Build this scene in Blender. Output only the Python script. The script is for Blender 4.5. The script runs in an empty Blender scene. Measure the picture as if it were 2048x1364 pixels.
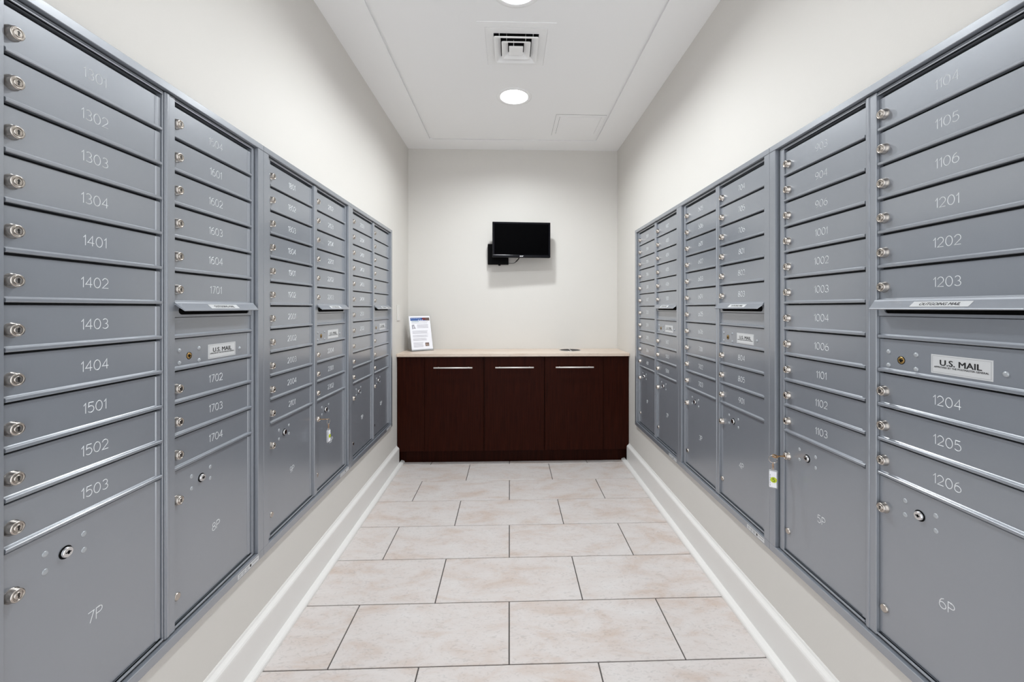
import bpy, bmesh, math, random
from mathutils import Vector, Matrix

random.seed(7)
SC = bpy.context.scene
COL = SC.collection
R = math.radians

# ------------------------------------------------------------------ camera
CAM_H = 1.2292
cd = bpy.data.cameras.new('camera')
cam = bpy.data.objects.new('camera', cd)
COL.objects.link(cam)
cam.location = (0, 0, CAM_H)
cam.rotation_euler = (R(90), 0, -0.0320)
cd.sensor_width = 36.0
cd.sensor_fit = 'HORIZONTAL'
cd.lens = 832.0 / 2048 * 36.0
cd.shift_x = -(1046.09 - 1024) / 2048
cd.shift_y = (615.89 - 682) / 2048
cd.clip_start = 0.02
SC.camera = cam

# ------------------------------------------------------------------ world (even fill light added through the room's open end, in place of a lobby)
W = bpy.data.worlds.new('world'); SC.world = W
W.use_nodes = True
bgn = W.node_tree.nodes['Background']
bgn.inputs[0].default_value = (0.94, 0.97, 1.0, 1)
bgn.inputs[1].default_value = 2.0

# ------------------------------------------------------------------ exposure
vs = SC.view_settings
vs.view_transform = 'Standard'
vs.look = 'None'
vs.exposure = 0.0
vs.gamma = 1.0
vs.use_curve_mapping = False

LAMP_POWER = 20.5            # each recessed downlight, watts
LAMP_COLOR = (0.93, 0.975, 1.0)

# ------------------------------------------------------------------ room dimensions
XL, XR = -0.8807, 0.9474          # wall faces
D = 3.6401                        # back wall
Y0 = -0.55                        # open end behind the camera
ZB = 2.6115                       # ceiling border
TRAY = 0.0                        # centre field level with the border
ZT = ZB + TRAY
TX0, TX1, TY1 = -0.655, 0.7175, 3.43
GRV, GRD = 0.016, 0.011            # shadow groove around the centre field
LX = 0.0285                        # lamps' row
LAMPS = [2.723, 1.800]
VX, VY = 0.033, 2.2050

# ================================================================== materials
def new_mat(name):
    m = bpy.data.materials.new(name); m.use_nodes = True
    return m, m.node_tree, m.node_tree.nodes['Principled BSDF']

def plain(name, col, rough=0.5, metal=0.0, spec=0.5, noise=0.0, nscale=40.0, bump=0.0, bscale=400.0):
    m, nt, b = new_mat(name)
    b.inputs['Base Color'].default_value = (*col, 1)
    b.inputs['Roughness'].default_value = rough
    b.inputs['Metallic'].default_value = metal
    b.inputs['Specular IOR Level'].default_value = spec
    tc = nt.nodes.new('ShaderNodeTexCoord')
    if noise > 0:
        n = nt.nodes.new('ShaderNodeTexNoise'); n.inputs['Scale'].default_value = nscale
        n.inputs['Detail'].default_value = 5
        nt.links.new(tc.outputs['Object'], n.inputs['Vector'])
        rp = nt.nodes.new('ShaderNodeMapRange')
        rp.inputs[3].default_value = 1 - noise; rp.inputs[4].default_value = 1 + noise
        nt.links.new(n.outputs[0], rp.inputs[0])
        mx = nt.nodes.new('ShaderNodeVectorMath'); mx.operation = 'SCALE'
        mx.inputs[0].default_value = col
        nt.links.new(rp.outputs[0], mx.inputs['Scale'])
        nt.links.new(mx.outputs[0], b.inputs['Base Color'])
    if bump > 0:
        n2 = nt.nodes.new('ShaderNodeTexNoise'); n2.inputs['Scale'].default_value = bscale
        n2.inputs['Detail'].default_value = 3
        nt.links.new(tc.outputs['Object'], n2.inputs['Vector'])
        bp = nt.nodes.new('ShaderNodeBump'); bp.inputs['Strength'].default_value = bump
        bp.inputs['Distance'].default_value = 0.001
        nt.links.new(n2.outputs[0], bp.inputs['Height'])
        nt.links.new(bp.outputs[0], b.inputs['Normal'])
    return m

M = {}
M['wall'] = plain('cream_wall_paint', (0.685, 0.663, 0.628), 0.55, noise=0.012, nscale=3, bump=0.10, bscale=260)
M['ceiling'] = plain('white_ceiling_paint', (0.95, 0.95, 0.955), 0.7, noise=0.006, nscale=5)
M['trim'] = plain('white_trim_paint', (0.80, 0.785, 0.765), 0.32, noise=0.01, nscale=6)
M['steel'] = plain('blue_grey_powder_coat', (0.252, 0.273, 0.309), 0.42, metal=0.28, spec=0.5, noise=0.02, nscale=9, bump=0.05, bscale=900)
_b = M['steel'].node_tree.nodes['Principled BSDF']
_b.inputs['Coat Weight'].default_value = 1.0
_b.inputs['Coat Roughness'].default_value = 0.20
_b.inputs['Coat IOR'].default_value = 1.95
M['steel_shade'] = plain('shaded_cabinet_interior', (0.028, 0.030, 0.033), 0.6, noise=0.1)  # near-black base colour paints the shade in the gaps between doors
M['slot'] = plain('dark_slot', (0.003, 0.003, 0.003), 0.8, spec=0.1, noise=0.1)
M['nickel'] = plain('brushed_nickel', (0.52, 0.48, 0.44), 0.24, metal=1.0, noise=0.06, nscale=120)
M['satin'] = plain('satin_handle', (0.80, 0.76, 0.72), 0.5, metal=0.35, noise=0.03, nscale=80)
M['keyway'] = plain('keyway', (0.03, 0.027, 0.025), 0.4, metal=0.6, noise=0.1)
M['chrome'] = plain('chrome', (0.75, 0.75, 0.76), 0.12, metal=1.0, noise=0.03)
M['engrave'] = plain('bright_engraving', (0.68, 0.70, 0.72), 0.40, metal=0.15, noise=0.03, nscale=200)
M['rivet'] = plain('rivet_paint', (0.44, 0.465, 0.49), 0.26, metal=0.3, noise=0.02)
M['brass'] = plain('brass', (0.62, 0.40, 0.15), 0.28, metal=1.0, noise=0.1, nscale=200)
M['copper'] = plain('copper_key', (0.60, 0.36, 0.18), 0.30, metal=1.0, noise=0.1, nscale=200)
M['label'] = plain('silver_label', (0.66, 0.67, 0.68), 0.34, metal=0.15, noise=0.02, nscale=60)
M['label_edge'] = plain('label_keyline', (0.33, 0.34, 0.36), 0.4, noise=0.02)
M['ink'] = plain('black_ink', (0.012, 0.012, 0.014), 0.5, noise=0.05)
M['ink_grey'] = plain('grey_print', (0.42, 0.41, 0.46), 0.6, noise=0.05)
M['sticker'] = plain('foil_sticker', (0.40, 0.42, 0.44), 0.35, metal=0.2, noise=0.03)
M['lime'] = plain('lime_sticker', (0.50, 0.60, 0.01), 0.5, noise=0.03)
M['paper'] = plain('white_paper', (0.87, 0.87, 0.92), 0.6, noise=0.008)
M['blue'] = plain('blue_print', (0.008, 0.075, 0.30), 0.5, noise=0.05)
M['red'] = plain('dark_red_print', (0.16, 0.025, 0.03), 0.5, noise=0.3, nscale=60)
M['photo'] = plain('brown_photo_print', (0.13, 0.085, 0.07), 0.5, noise=0.6, nscale=150)
M['tan'] = plain('tan_photo_print', (0.42, 0.30, 0.25), 0.5, noise=0.4, nscale=150)
M['teal'] = plain('teal_print', (0.04, 0.18, 0.22), 0.5, noise=0.05)
M['plastic_w'] = plain('white_plastic', (0.72, 0.705, 0.675), 0.35, noise=0.01)
M['black'] = plain('black_plastic', (0.0015, 0.0015, 0.0018), 0.45, spec=0.06, noise=0.05)
M['black_gloss'] = plain('black_glossy_bezel', (0.002, 0.002, 0.004), 0.16, spec=0.12, noise=0.05)
M['screen'] = plain('black_screen', (0.0006, 0.0006, 0.0008), 0.5, spec=0.015, noise=0.05)
M['logo'] = plain('silver_logo', (0.72, 0.72, 0.74), 0.3, metal=0.3, noise=0.02)
M['cable'] = plain('black_cable', (0.010, 0.010, 0.010), 0.45, noise=0.05)
M['cable_w'] = plain('white_cable', (0.72, 0.71, 0.69), 0.45, noise=0.02)
M['grout'] = plain('dark_grout', (0.085, 0.075, 0.070), 0.85, noise=0.15, nscale=60)
M['duct'] = plain('dark_duct', (0.045, 0.045, 0.047), 0.6, noise=0.1)
M['vent'] = plain('white_enamel', (0.94, 0.94, 0.94), 0.45, noise=0.008)
M['steel_lid'] = plain('stainless_dark_reflection', (0.030, 0.027, 0.027), 0.6, metal=0.0, spec=0.12, noise=0.05, nscale=80)  # dark reflection on the stainless lid, put into its base colour

def glass_mat():
    m, nt, b = new_mat('clear_acrylic')
    b.inputs['Base Color'].default_value = (0.96, 0.97, 0.97, 1)
    b.inputs['Roughness'].default_value = 0.04
    b.inputs['IOR'].default_value = 1.45
    b.inputs['Transmission Weight'].default_value = 0.9
    return m
M['acrylic'] = glass_mat()

def lens_mat():
    m, nt, b = new_mat('lit_lamp_lens')
    b.inputs['Base Color'].default_value = (0.9, 0.9, 0.88, 1)
    b.inputs['Emission Color'].default_value = (1.0, 0.96, 0.90, 1)
    b.inputs['Emission Strength'].default_value = 14.0
    return m
M['lens'] = lens_mat()

def wood_mat():
    m, nt, b = new_mat('espresso_wood')
    tc = nt.nodes.new('ShaderNodeTexCoord')
    mp = nt.nodes.new('ShaderNodeMapping'); mp.inputs['Scale'].default_value = (60, 60, 2.2)
    n = nt.nodes.new('ShaderNodeTexNoise'); n.inputs['Scale'].default_value = 2.0; n.inputs['Detail'].default_value = 7
    cr = nt.nodes.new('ShaderNodeValToRGB')
    cr.color_ramp.elements[0].position = 0.3; cr.color_ramp.elements[0].color = (0.0140, 0.0024, 0.0010, 1)
    cr.color_ramp.elements[1].position = 0.75; cr.color_ramp.elements[1].color = (0.031, 0.0056, 0.0022, 1)
    nt.links.new(tc.outputs['Object'], mp.inputs[0]); nt.links.new(mp.outputs[0], n.inputs['Vector'])
    nt.links.new(n.outputs[0], cr.inputs[0]); nt.links.new(cr.outputs[0], b.inputs['Base Color'])
    b.inputs['Roughness'].default_value = 0.42
    b.inputs['Specular IOR Level'].default_value = 0.06
    return m
M['wood'] = wood_mat()

def stone_mat(name, c0, c1, c2, stretch, rough, rnd=True, scale=3.0):
    m, nt, b = new_mat(name)
    tc = nt.nodes.new('ShaderNodeTexCoord')
    add = nt.nodes.new('ShaderNodeVectorMath'); add.operation = 'ADD'
    oi = nt.nodes.new('ShaderNodeObjectInfo')
    sc = nt.nodes.new('ShaderNodeVectorMath'); sc.operation = 'SCALE'
    sc.inputs[0].default_value = (37.0, 91.0, 13.0)
    nt.links.new(oi.outputs['Random'], sc.inputs['Scale'])
    mp = nt.nodes.new('ShaderNodeMapping'); mp.inputs['Scale'].default_value = stretch
    nt.links.new(tc.outputs['Object'], mp.inputs[0])
    nt.links.new(mp.outputs[0], add.inputs[0])
    if rnd: nt.links.new(sc.outputs[0], add.inputs[1])
    n = nt.nodes.new('ShaderNodeTexNoise'); n.inputs['Scale'].default_value = scale; n.inputs['Detail'].default_value = 8
    n.inputs['Roughness'].default_value = 0.66; n.inputs['Distortion'].default_value = 0.5
    nt.links.new(add.outputs[0], n.inputs['Vector'])
    cr = nt.nodes.new('ShaderNodeValToRGB')
    e = cr.color_ramp.elements
    e[0].position = 0.30; e[0].color = (*c0, 1)
    e[1].position = 0.72; e[1].color = (*c2, 1)
    x = e.new(0.50); x.color = (*c1, 1)
    nt.links.new(n.outputs[0], cr.inputs[0])
    # fine pits and veins
    n2 = nt.nodes.new('ShaderNodeTexNoise'); n2.inputs['Scale'].default_value = scale * 9; n2.inputs['Detail'].default_value = 6
    n2.inputs['Distortion'].default_value = 1.5
    nt.links.new(add.outputs[0], n2.inputs['Vector'])
    mr = nt.nodes.new('ShaderNodeMapRange')
    mr.inputs[1].default_value = 0.33; mr.inputs[2].default_value = 0.46
    mr.inputs[3].default_value = 0.86; mr.inputs[4].default_value = 1.0
    nt.links.new(n2.outputs[0], mr.inputs[0])
    mul = nt.nodes.new('ShaderNodeVectorMath'); mul.operation = 'SCALE'
    nt.links.new(cr.outputs[0], mul.inputs[0]); nt.links.new(mr.outputs[0], mul.inputs['Scale'])
    nt.links.new(mul.outputs[0], b.inputs['Base Color'])
    b.inputs['Roughness'].default_value = rough
    return m
M['tile'] = stone_mat('beige_stone_tile', (0.58, 0.475, 0.415), (0.655, 0.60, 0.575), (0.70, 0.665, 0.65), (1.0, 2.2, 1.0), 0.38, scale=4.5)
M['counter'] = stone_mat('beige_laminate', (0.60, 0.47, 0.37), (0.68, 0.57, 0.48), (0.73, 0.64, 0.56), (0.8, 3.0, 3.0), 0.35, rnd=False)

# ================================================================== mesh helpers
class MB:
    def __init__(s): s.v = []; s.f = []; s.m = []; s.s = []
    def add(s, verts, faces, mi=0, smooth=False, xf=None):
        o = len(s.v)
        for p in verts:
            s.v.append(tuple(xf @ Vector(p)) if xf is not None else tuple(p))
        for f in faces:
            s.f.append([i + o for i in f]); s.m.append(mi); s.s.append(smooth)
    def box(s, x0, x1, y0, y1, z0, z1, mi=0, xf=None):
        v = [(x0,y0,z0),(x1,y0,z0),(x1,y1,z0),(x0,y1,z0),(x0,y0,z1),(x1,y0,z1),(x1,y1,z1),(x0,y1,z1)]
        f = [(0,3,2,1),(4,5,6,7),(0,1,5,4),(1,2,6,5),(2,3,7,6),(3,0,4,7)]
        s.add(v, f, mi, False, xf)
    def bbox(s, x0, x1, y0, y1, z0, z1, r=0.002, mi=0, seg=2, xf=None):
        bm = bmesh.new()
        bmesh.ops.create_cube(bm, size=1)
        for v in bm.verts:
            v.co = Vector(((x0+x1)/2 + v.co.x*(x1-x0), (y0+y1)/2 + v.co.y*(y1-y0), (z0+z1)/2 + v.co.z*(z1-z0)))
        bmesh.ops.bevel(bm, geom=bm.edges[:], offset=r, segments=seg, profile=0.5, affect='EDGES')
        bm.verts.index_update()
        s.add([v.co[:] for v in bm.verts], [[v.index for v in f.verts] for f in bm.faces], mi, False, xf)
        bm.free()
    def prism(s, prof, a0, a1, axis='x', mi=0, xf=None, smooth=False):
        """extrude a closed 2-D profile along an axis. axis x: profile (y,z); axis y: profile (x,z)"""
        n = len(prof)
        if axis == 'x': v = [(a0,p,q) for p,q in prof] + [(a1,p,q) for p,q in prof]
        elif axis == 'y': v = [(p,a0,q) for p,q in prof] + [(p,a1,q) for p,q in prof]
        else: v = [(p,q,a0) for p,q in prof] + [(p,q,a1) for p,q in prof]
        f = [(i,(i+1)%n,n+(i+1)%n,n+i) for i in range(n)]
        s.add(v, f, mi, smooth, xf)
        s.add(v, [tuple(range(n))[::-1], tuple(range(n,2*n))], mi, False, xf)
    def lathe(s, prof, n=24, mi=0, xf=None, smooth=True, axis='z'):
        """profile list of (r, h) turned about the axis"""
        v = []; f = []
        for r, h in prof:
            for k in range(n):
                a = 2*math.pi*k/n
                v.append((r*math.cos(a), r*math.sin(a), h))
        for i in range(len(prof)-1):
            for k in range(n):
                f.append((i*n+k, i*n+(k+1)%n, (i+1)*n+(k+1)%n, (i+1)*n+k))
        if axis == 'y':      # height towards -y (out of a mailbox front)
            v = [(x, -z, y) for x, y, z in v]
        s.add(v, f, mi, smooth, xf)
        if prof[-1][0] > 1e-6:
            s.add([v[(len(prof)-1)*n+k] for k in range(n)], [tuple(range(n))], mi, False, xf)
        if prof[0][0] > 1e-6:
            s.add([v[k] for k in range(n)], [tuple(range(n))[::-1]], mi, False, xf)
    def tube(s, pts, r, n=8, mi=0, closed=False, xf=None):
        pts = [Vector(p) for p in pts]; N = len(pts); v = []; f = []
        up = Vector((0.13, 0.21, 0.97))
        for i, p in enumerate(pts):
            if closed: t = pts[(i+1)%N] - pts[i-1]
            else: t = pts[min(i+1,N-1)] - pts[max(i-1,0)]
            t.normalize()
            a = t.cross(up)
            if a.length < 1e-4: a = t.cross(Vector((1,0,0)))
            a.normalize(); b = t.cross(a)
            rr = r[i] if isinstance(r, (list, tuple)) else r
            for k in range(n):
                q = p + (a*math.cos(2*math.pi*k/n) + b*math.sin(2*math.pi*k/n))*rr
                v.append(q[:])
        for i in range(N if closed else N-1):
            j = (i+1) % N
            for k in range(n): f.append((i*n+k, i*n+(k+1)%n, j*n+(k+1)%n, j*n+k))
        if not closed:
            f.append(tuple(range(n))[::-1]); f.append(tuple((N-1)*n+k for k in range(n)))
        s.add(v, f, mi, True, xf)
    def mesh(s, name, mats):
        me = bpy.data.meshes.new(name)
        me.from_pydata(s.v, [], s.f)
        for m in mats: me.materials.append(M[m] if isinstance(m, str) else m)
        me.polygons.foreach_set('material_index', s.m)
        me.polygons.foreach_set('use_smooth', s.s)
        bm = bmesh.new(); bm.from_mesh(me)
        bmesh.ops.recalc_face_normals(bm, faces=bm.faces[:])
        bm.to_mesh(me); bm.free()
        me.update()
        return me
    def build(s, name, mats, parent=None, loc=(0,0,0), rot=(0,0,0)):
        if isinstance(mats, str): mats = [mats]
        return put(name, s.mesh(name, mats), parent, loc, rot)

def put(name, me, parent=None, loc=(0,0,0), rot=(0,0,0)):
    o = bpy.data.objects.new(name, me); COL.objects.link(o)
    o.location = loc; o.rotation_euler = rot
    if parent is not None: o.parent = parent
    return o

def empty(name, loc, rot=(0,0,0)):
    o = bpy.data.objects.new(name, None); COL.objects.link(o)
    o.location = loc; o.rotation_euler = rot
    o.empty_display_size = 0.1
    return o

def tag(o, label, cat, group=None):
    o['label'] = label; o['category'] = cat
    if group: o['group'] = group
    return o

def struct(o): o['kind'] = 'structure'; return o

# ---- lettering
def text_geo(body, size, bold=0.0, spacing=1.0):
    cu = bpy.data.curves.new('lettering', 'FONT'); cu.body = body; cu.size = size
    cu.align_x = 'CENTER'; cu.align_y = 'CENTER'; cu.offset = bold; cu.space_character = spacing
    cu.resolution_u = 3
    ob = bpy.data.objects.new('lettering', cu); COL.objects.link(ob)
    dg = bpy.context.evaluated_depsgraph_get(); dg.update()
    me = ob.evaluated_get(dg).to_mesh()
    v = [w.co[:] for w in me.vertices]; f = [tuple(p.vertices) for p in me.polygons]
    ob.evaluated_get(dg).to_mesh_clear()
    bpy.data.objects.remove(ob); bpy.data.curves.remove(cu)
    return v, f

def add_text(mb, body, width, height, cx, cz, y, mi, bold=0.0, spacing=1.0, shear=0.0):
    """flat lettering on a front face (x right, z up, front towards -y)"""
    v, f = text_geo(body, 1.0, 0.0, spacing)
    xs = [p[0] for p in v]; ys = [p[1] for p in v]
    x0, x1, y0, y1 = min(xs), max(xs), min(ys), max(ys)
    out = []
    for p in v:
        a = (p[0]-(x0+x1)/2)/(x1-x0)*width; b = (p[1]-(y0+y1)/2)/(y1-y0)*height
        out.append((cx + a + shear*b, y, cz + b))
    off = [(0, 0)] if not bold else [(0, 0), (bold, 0), (-bold, 0), (0, bold*0.5), (0, -bold*0.5)]
    for i, (dx, dz) in enumerate(off):
        mb.add([(a+dx, b-0.00003*i, c+dz) for a, b, c in out], f, mi)

def arc(cx, cy, rx, ry, a0, a1, n=10):
    return [(cx + rx*math.cos(R(a0+(a1-a0)*i/n)), cy + ry*math.sin(R(a0+(a1-a0)*i/n))) for i in range(n+1)]

GLYPH = {
 '0': (0.66, [arc(.33,.5,.33,.5,90,450,18)]),
 '1': (0.22, [[(0,.76),(.2,1),(.2,0)]]),
 '2': (0.62, [arc(.30,.69,.30,.31,165,-35,9)+[(0,0),(.62,0)]]),
 '3': (0.60, [arc(.28,.75,.26,.25,150,-80,9)+arc(.28,.26,.31,.26,80,-150,10)]),
 '4': (0.64, [[(.48,0),(.48,1),(0,.30),(.64,.30)]]),
 '5': (0.60, [[(.55,1),(.10,1),(.05,.56)]+arc(.28,.33,.32,.33,125,-145,11)]),
 '6': (0.62, [arc(.31,.31,.31,.31,0,360,14), [(0,.31),(.04,.60),(.18,.85),(.45,1)]]),
 '7': (0.58, [[(0,1),(.58,1),(.20,0)]]),
 '8': (0.60, [arc(.30,.76,.24,.24,270,630,14), arc(.30,.26,.30,.26,90,450,14)]),
 '9': (0.62, [arc(.31,.69,.31,.31,0,360,14), [(.62,.69),(.58,.40),(.44,.15),(.17,0)]]),
 'P': (0.58, [[(0,0),(0,1),(.33,1)]+arc(.33,.74,.25,.26,90,-90,8)+[(0,.48)]]),
}
def ribbon(mb, pts, w, t, mi=0):
    n = len(pts)
    closed = (Vector(pts[0]) - Vector(pts[-1])).length < 1e-6
    if closed: pts = pts[:-1]; n -= 1
    P = [Vector(p) for p in pts]; Lf = []; Rt = []
    for i in range(n):
        a = P[i-1] if (i > 0 or closed) else None
        b = P[(i+1) % n] if (i < n-1 or closed) else None
        d0 = (P[i]-a).normalized() if a is not None else None
        d1 = (b-P[i]).normalized() if b is not None else None
        if d0 is None: d0 = d1
        if d1 is None: d1 = d0
        n0 = Vector((-d0.y, d0.x)); n1 = Vector((-d1.y, d1.x))
        mt = (n0+n1)
        if mt.length < 0.2: mt = n1.copy()
        mt.normalize(); k = min(1/max(0.3, mt.dot(n1)), 2.0)
        Lf.append(P[i] + mt*w/2*k); Rt.append(P[i] - mt*w/2*k)
    v = []
    for l, c, r in zip(Lf, P, Rt):      # raised ridge: reads as a cut stroke catching the light
        v += [(l.x, 0.0002, l.y), (c.x, -t, c.y), (r.x, 0.0002, r.y)]
    f = []
    for i in range(n if closed else n-1):
        j = (i+1) % n
        f += [(3*i, 3*i+1, 3*j+1, 3*j), (3*i+1, 3*i+2, 3*j+2, 3*j+1)]
    mb.add(v, f, mi)

def number_mesh(txt, h=0.0210, stroke=0.0017, gap=0.20):
    mb = MB()
    tot = sum(GLYPH[c][0] for c in txt) + gap*(len(txt)-1)
    x = -tot/2
    for c in txt:
        wd, lines = GLYPH[c]
        for ln in lines:
            ribbon(mb, [((p+x)*h, (q-.5)*h) for p, q in ln], stroke, 0.0005)
        x += wd + gap
    return mb.mesh('number', ['engrave'])

# ================================================================== room shell
zTop, zBot = {'L': ZB*0+CAM_H+0.5716, 'R': CAM_H+0.5759}, {}
H = 1.4435
UW = 0.8029
FX = {'L': -0.8655, 'R': 0.9325}        # trim front planes
UY = {'L': 3.0988, 'R': 3.0717}         # far ends of the banks
TH = 0.12
def wall_side(name, s):
    """wall with a real opening for the recessed mailbox bank"""
    x0 = XL if s == 'L' else XR
    xa, xb = (x0-TH, x0) if s == 'L' else (x0, x0+TH)
    ya, yb = UY[s]-3*UW+0.012, UY[s]-0.012
    za, zb = zTop[s]-H+0.012, zTop[s]-0.012
    mb = MB()
    mb.box(xa, xb, Y0, D+TH, 0, za); mb.box(xa, xb, Y0, D+TH, zb, ZB+0.3)
    mb.box(xa, xb, Y0, ya, za, zb); mb.box(xa, xb, yb, D+TH, za, zb)
    return struct(mb.build(name, 'wall'))
wall_side('wall_left', 'L'); wall_side('wall_right', 'R')
mb = MB(); mb.box(XL, XR, D, D+TH, 0, ZB+0.3); struct(mb.build('wall_back', 'wall'))

# ---- ceiling: border, raised tray with openings
mb = MB()
mb.box(XL, TX0, Y0, D, ZB, ZB+0.3); mb.box(TX1, XR, Y0, D, ZB, ZB+0.3)
mb.box(TX0, TX1, TY1, D, ZB, ZB+0.3)
PH = 0.15                               # half size of a lamp patch
xs = (LX-PH, LX+PH)
def quad(mb, x0, x1, y0, y1, z): mb.add([(x0,y0,z),(x1,y0,z),(x1,y1,z),(x0,y1,z)], [(0,1,2,3)])
GX0, GX1, GY1 = TX0+GRV, TX1-GRV, TY1-GRV
def vquad(mb, p, q, z0, z1): mb.add([(*p, z0), (*q, z0), (*q, z1), (*p, z1)], [(0,1,2,3)])
quad(mb, GX0, xs[0], Y0, GY1, ZT); quad(mb, xs[1], GX1, Y0, GY1, ZT)
quad(mb, TX0, GX0, Y0, TY1, ZT+GRD); quad(mb, GX1, TX1, Y0, TY1, ZT+GRD); quad(mb, GX0, GX1, GY1, TY1, ZT+GRD)
vquad(mb, (GX0, Y0), (GX0, GY1), ZT, ZT+GRD); vquad(mb, (GX1, Y0), (GX1, GY1), ZT, ZT+GRD); vquad(mb, (GX0, GY1), (GX1, GY1), ZT, ZT+GRD)
cuts = []
for y in LAMPS: cuts.append((y-PH, y+PH, 'lamp', y))
VH = 0.1145
cuts.append((VY-PH, VY+PH, 'vent', VY)); cuts.sort()
y = Y0
for a, b, kind, c in cuts:
    quad(mb, xs[0], xs[1], y, a, ZT)
    if kind == 'vent':
        quad(mb, xs[0], VX-VH, a, b, ZT); quad(mb, VX+VH, xs[1], a, b, ZT)
        quad(mb, VX-VH, VX+VH, a, c-VH, ZT); quad(mb, VX-VH, VX+VH, c+VH, b, ZT)
    else:
        n = 48; v = []; rr = 0.088
        for k in range(n):
            t = 2*math.pi*(k+0.5)/n; cx, sy = math.cos(t), math.sin(t)
            sq = PH/max(abs(cx), abs(sy))
            v += [(LX+rr*cx, c+rr*sy, ZT), (LX+sq*cx, c+sq*sy, ZT)]
        f = [(2*k, 2*k+1, 2*((k+1)%n)+1, 2*((k+1)%n)) for k in range(n)]
        for sx in (-1,1):
            for sy in (-1,1):
                i = len(v); v.append((LX+sx*PH, c+sy*PH, ZT))
                t = math.atan2(sy, sx) % (2*math.pi)
                k0 = int(t/(2*math.pi)*n - 0.5) % n; k1 = (k0+1) % n
                f.append((2*k0+1, i, 2*k1+1))
        mb.add(v, f)
    y = b
quad(mb, xs[0], xs[1], y, GY1, ZT)
struct(mb.build('ceiling', 'ceiling'))

# ---- floor: grout bed and single tiles
mb = MB(); mb.box(XL-TH, XR+TH, Y0-0.05, D+TH, -0.06, -0.0035)
floor = struct(mb.build('floor', 'grout'))
TW, TL, TXO, TYO = 0.6185, 0.3081, -0.0021, 1.4357
GR = 0.0046
TILE_CACHE = {}
def tile_mesh(w, l):
    k = (round(w,4), round(l,4))
    if k not in TILE_CACHE:
        b = MB(); b.bbox(-w/2, w/2, -l/2, l/2, -0.009, 0, 0.0012, seg=1)
        TILE_CACHE[k] = b.mesh('tile', ['tile'])
    return TILE_CACHE[k]
for i in range(-10, 8):
    ya, yb = TYO+i*TL+GR/2, TYO+(i+1)*TL-GR/2
    ya, yb = max(ya, Y0), min(yb, D-0.002)
    if yb-ya < 0.02: continue
    off = 0 if i % 2 == 0 else 0.5
    for k in range(-3, 4):
        xa, xb = TXO+(k+off)*TW+GR/2, TXO+(k+1+off)*TW-GR/2
        xa, xb = max(xa, XL+0.003), min(xb, XR-0.003)
        if xb-xa < 0.02: continue
        t = put('tile', tile_mesh(xb-xa, yb-ya), floor, ((xa+xb)/2, (ya+yb)/2, 0))
        t.rotation_euler = (0, 0, random.choice((0, math.pi)))

# ---- baseboards with shoe moulding
def baseboard(name, s):
    x0 = XL if s == 'L' else XR
    d = 1 if s == 'L' else -1
    mb = MB()
    T = 0.0195
    prof = [(0,0),(T,0),(T,.128),(T-.001,.134),(T-.0045,.139),(T-.010,.1435),(T-.0145,.148),(T-.0165,.153),(0.0015,.1555),(0,.1555)]
    mb.prism([(x0+d*(p+0.0), q) for p, q in prof], Y0, 3.274, 'y')
    sh = [(T,0),(T+.0265,0),(T+.0265,.006)] + [(T+.0265*math.cos(R(a)), .006+.014*math.sin(R(a))) for a in (20,40,60,75)] + [(T,.0205)]
    b2 = MB(); b2.prism([(x0+d*p, q) for p, q in sh], Y0, 3.338, 'y')
    o = struct(mb.build(name, 'trim'))
    b2.build('shoe_moulding', 'trim', o)
baseboard('baseboard_left', 'L'); baseboard('baseboard_right', 'R')

# ================================================================== recessed ceiling lamps
LNAME = ['round recessed ceiling light shining between the vent and the back wall',
         'round recessed ceiling light cut off by the top edge of the picture']
def ring_mesh():
    b = MB()
    b.lathe([(0.0865,0.002),(0.0865,-0.001),(0.092,-0.0035),(0.108,-0.004),(0.1145,-0.0025),(0.1155,0.0)], 48)
    return b.mesh('trim_ring', ['vent'])
def can_mesh():
    b = MB(); n = 48; v = []; f = []
    prof = [(0.087,0.0),(0.084,0.019),(0.080,0.039)]
    for r, h in prof:
        for k in range(n): v.append((r*math.cos(2*math.pi*k/n), r*math.sin(2*math.pi*k/n), h))
    for i in range(len(prof)-1):
        for k in range(n): f.append((i*n+k, i*n+(k+1)%n, (i+1)*n+(k+1)%n, (i+1)*n+k))
    b.add(v, f, 0, True)
    return b.mesh('reflector', ['vent'])
def lensdisc():
    b = MB(); n = 48
    b.add([(0.0805*math.cos(2*math.pi*k/n), 0.0805*math.sin(2*math.pi*k/n), 0.0365) for k in range(n)], [tuple(range(n))])
    return b.mesh('lens', ['lens'])
rm, cm, lm = ring_mesh(), can_mesh(), lensdisc()
# the rings keep the lathe's open middle
for me in (rm,):
    bm = bmesh.new(); bm.from_mesh(me)
    kill = [f for f in bm.faces if len(f.verts) > 8]
    bmesh.ops.delete(bm, geom=kill, context='FACES'); bm.to_mesh(me); bm.free()
for y, lab in zip(LAMPS, LNAME):
    t = tag(empty('recessed_light', (LX, y, ZT)), lab, 'ceiling light', 'recessed ceiling lights')
    put('trim_ring', rm, t); put('reflector', cm, t); put('lens', lm, t)
    ld = bpy.data.lights.new('downlight', 'AREA'); ld.shape = 'DISK'; ld.size = 0.15
    ld.energy = LAMP_POWER; ld.color = LAMP_COLOR; ld.spread = R(180)
    lo = bpy.data.objects.new('downlight', ld); COL.objects.link(lo)
    lo.parent = t; lo.location = (0, 0, 0.034)

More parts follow.
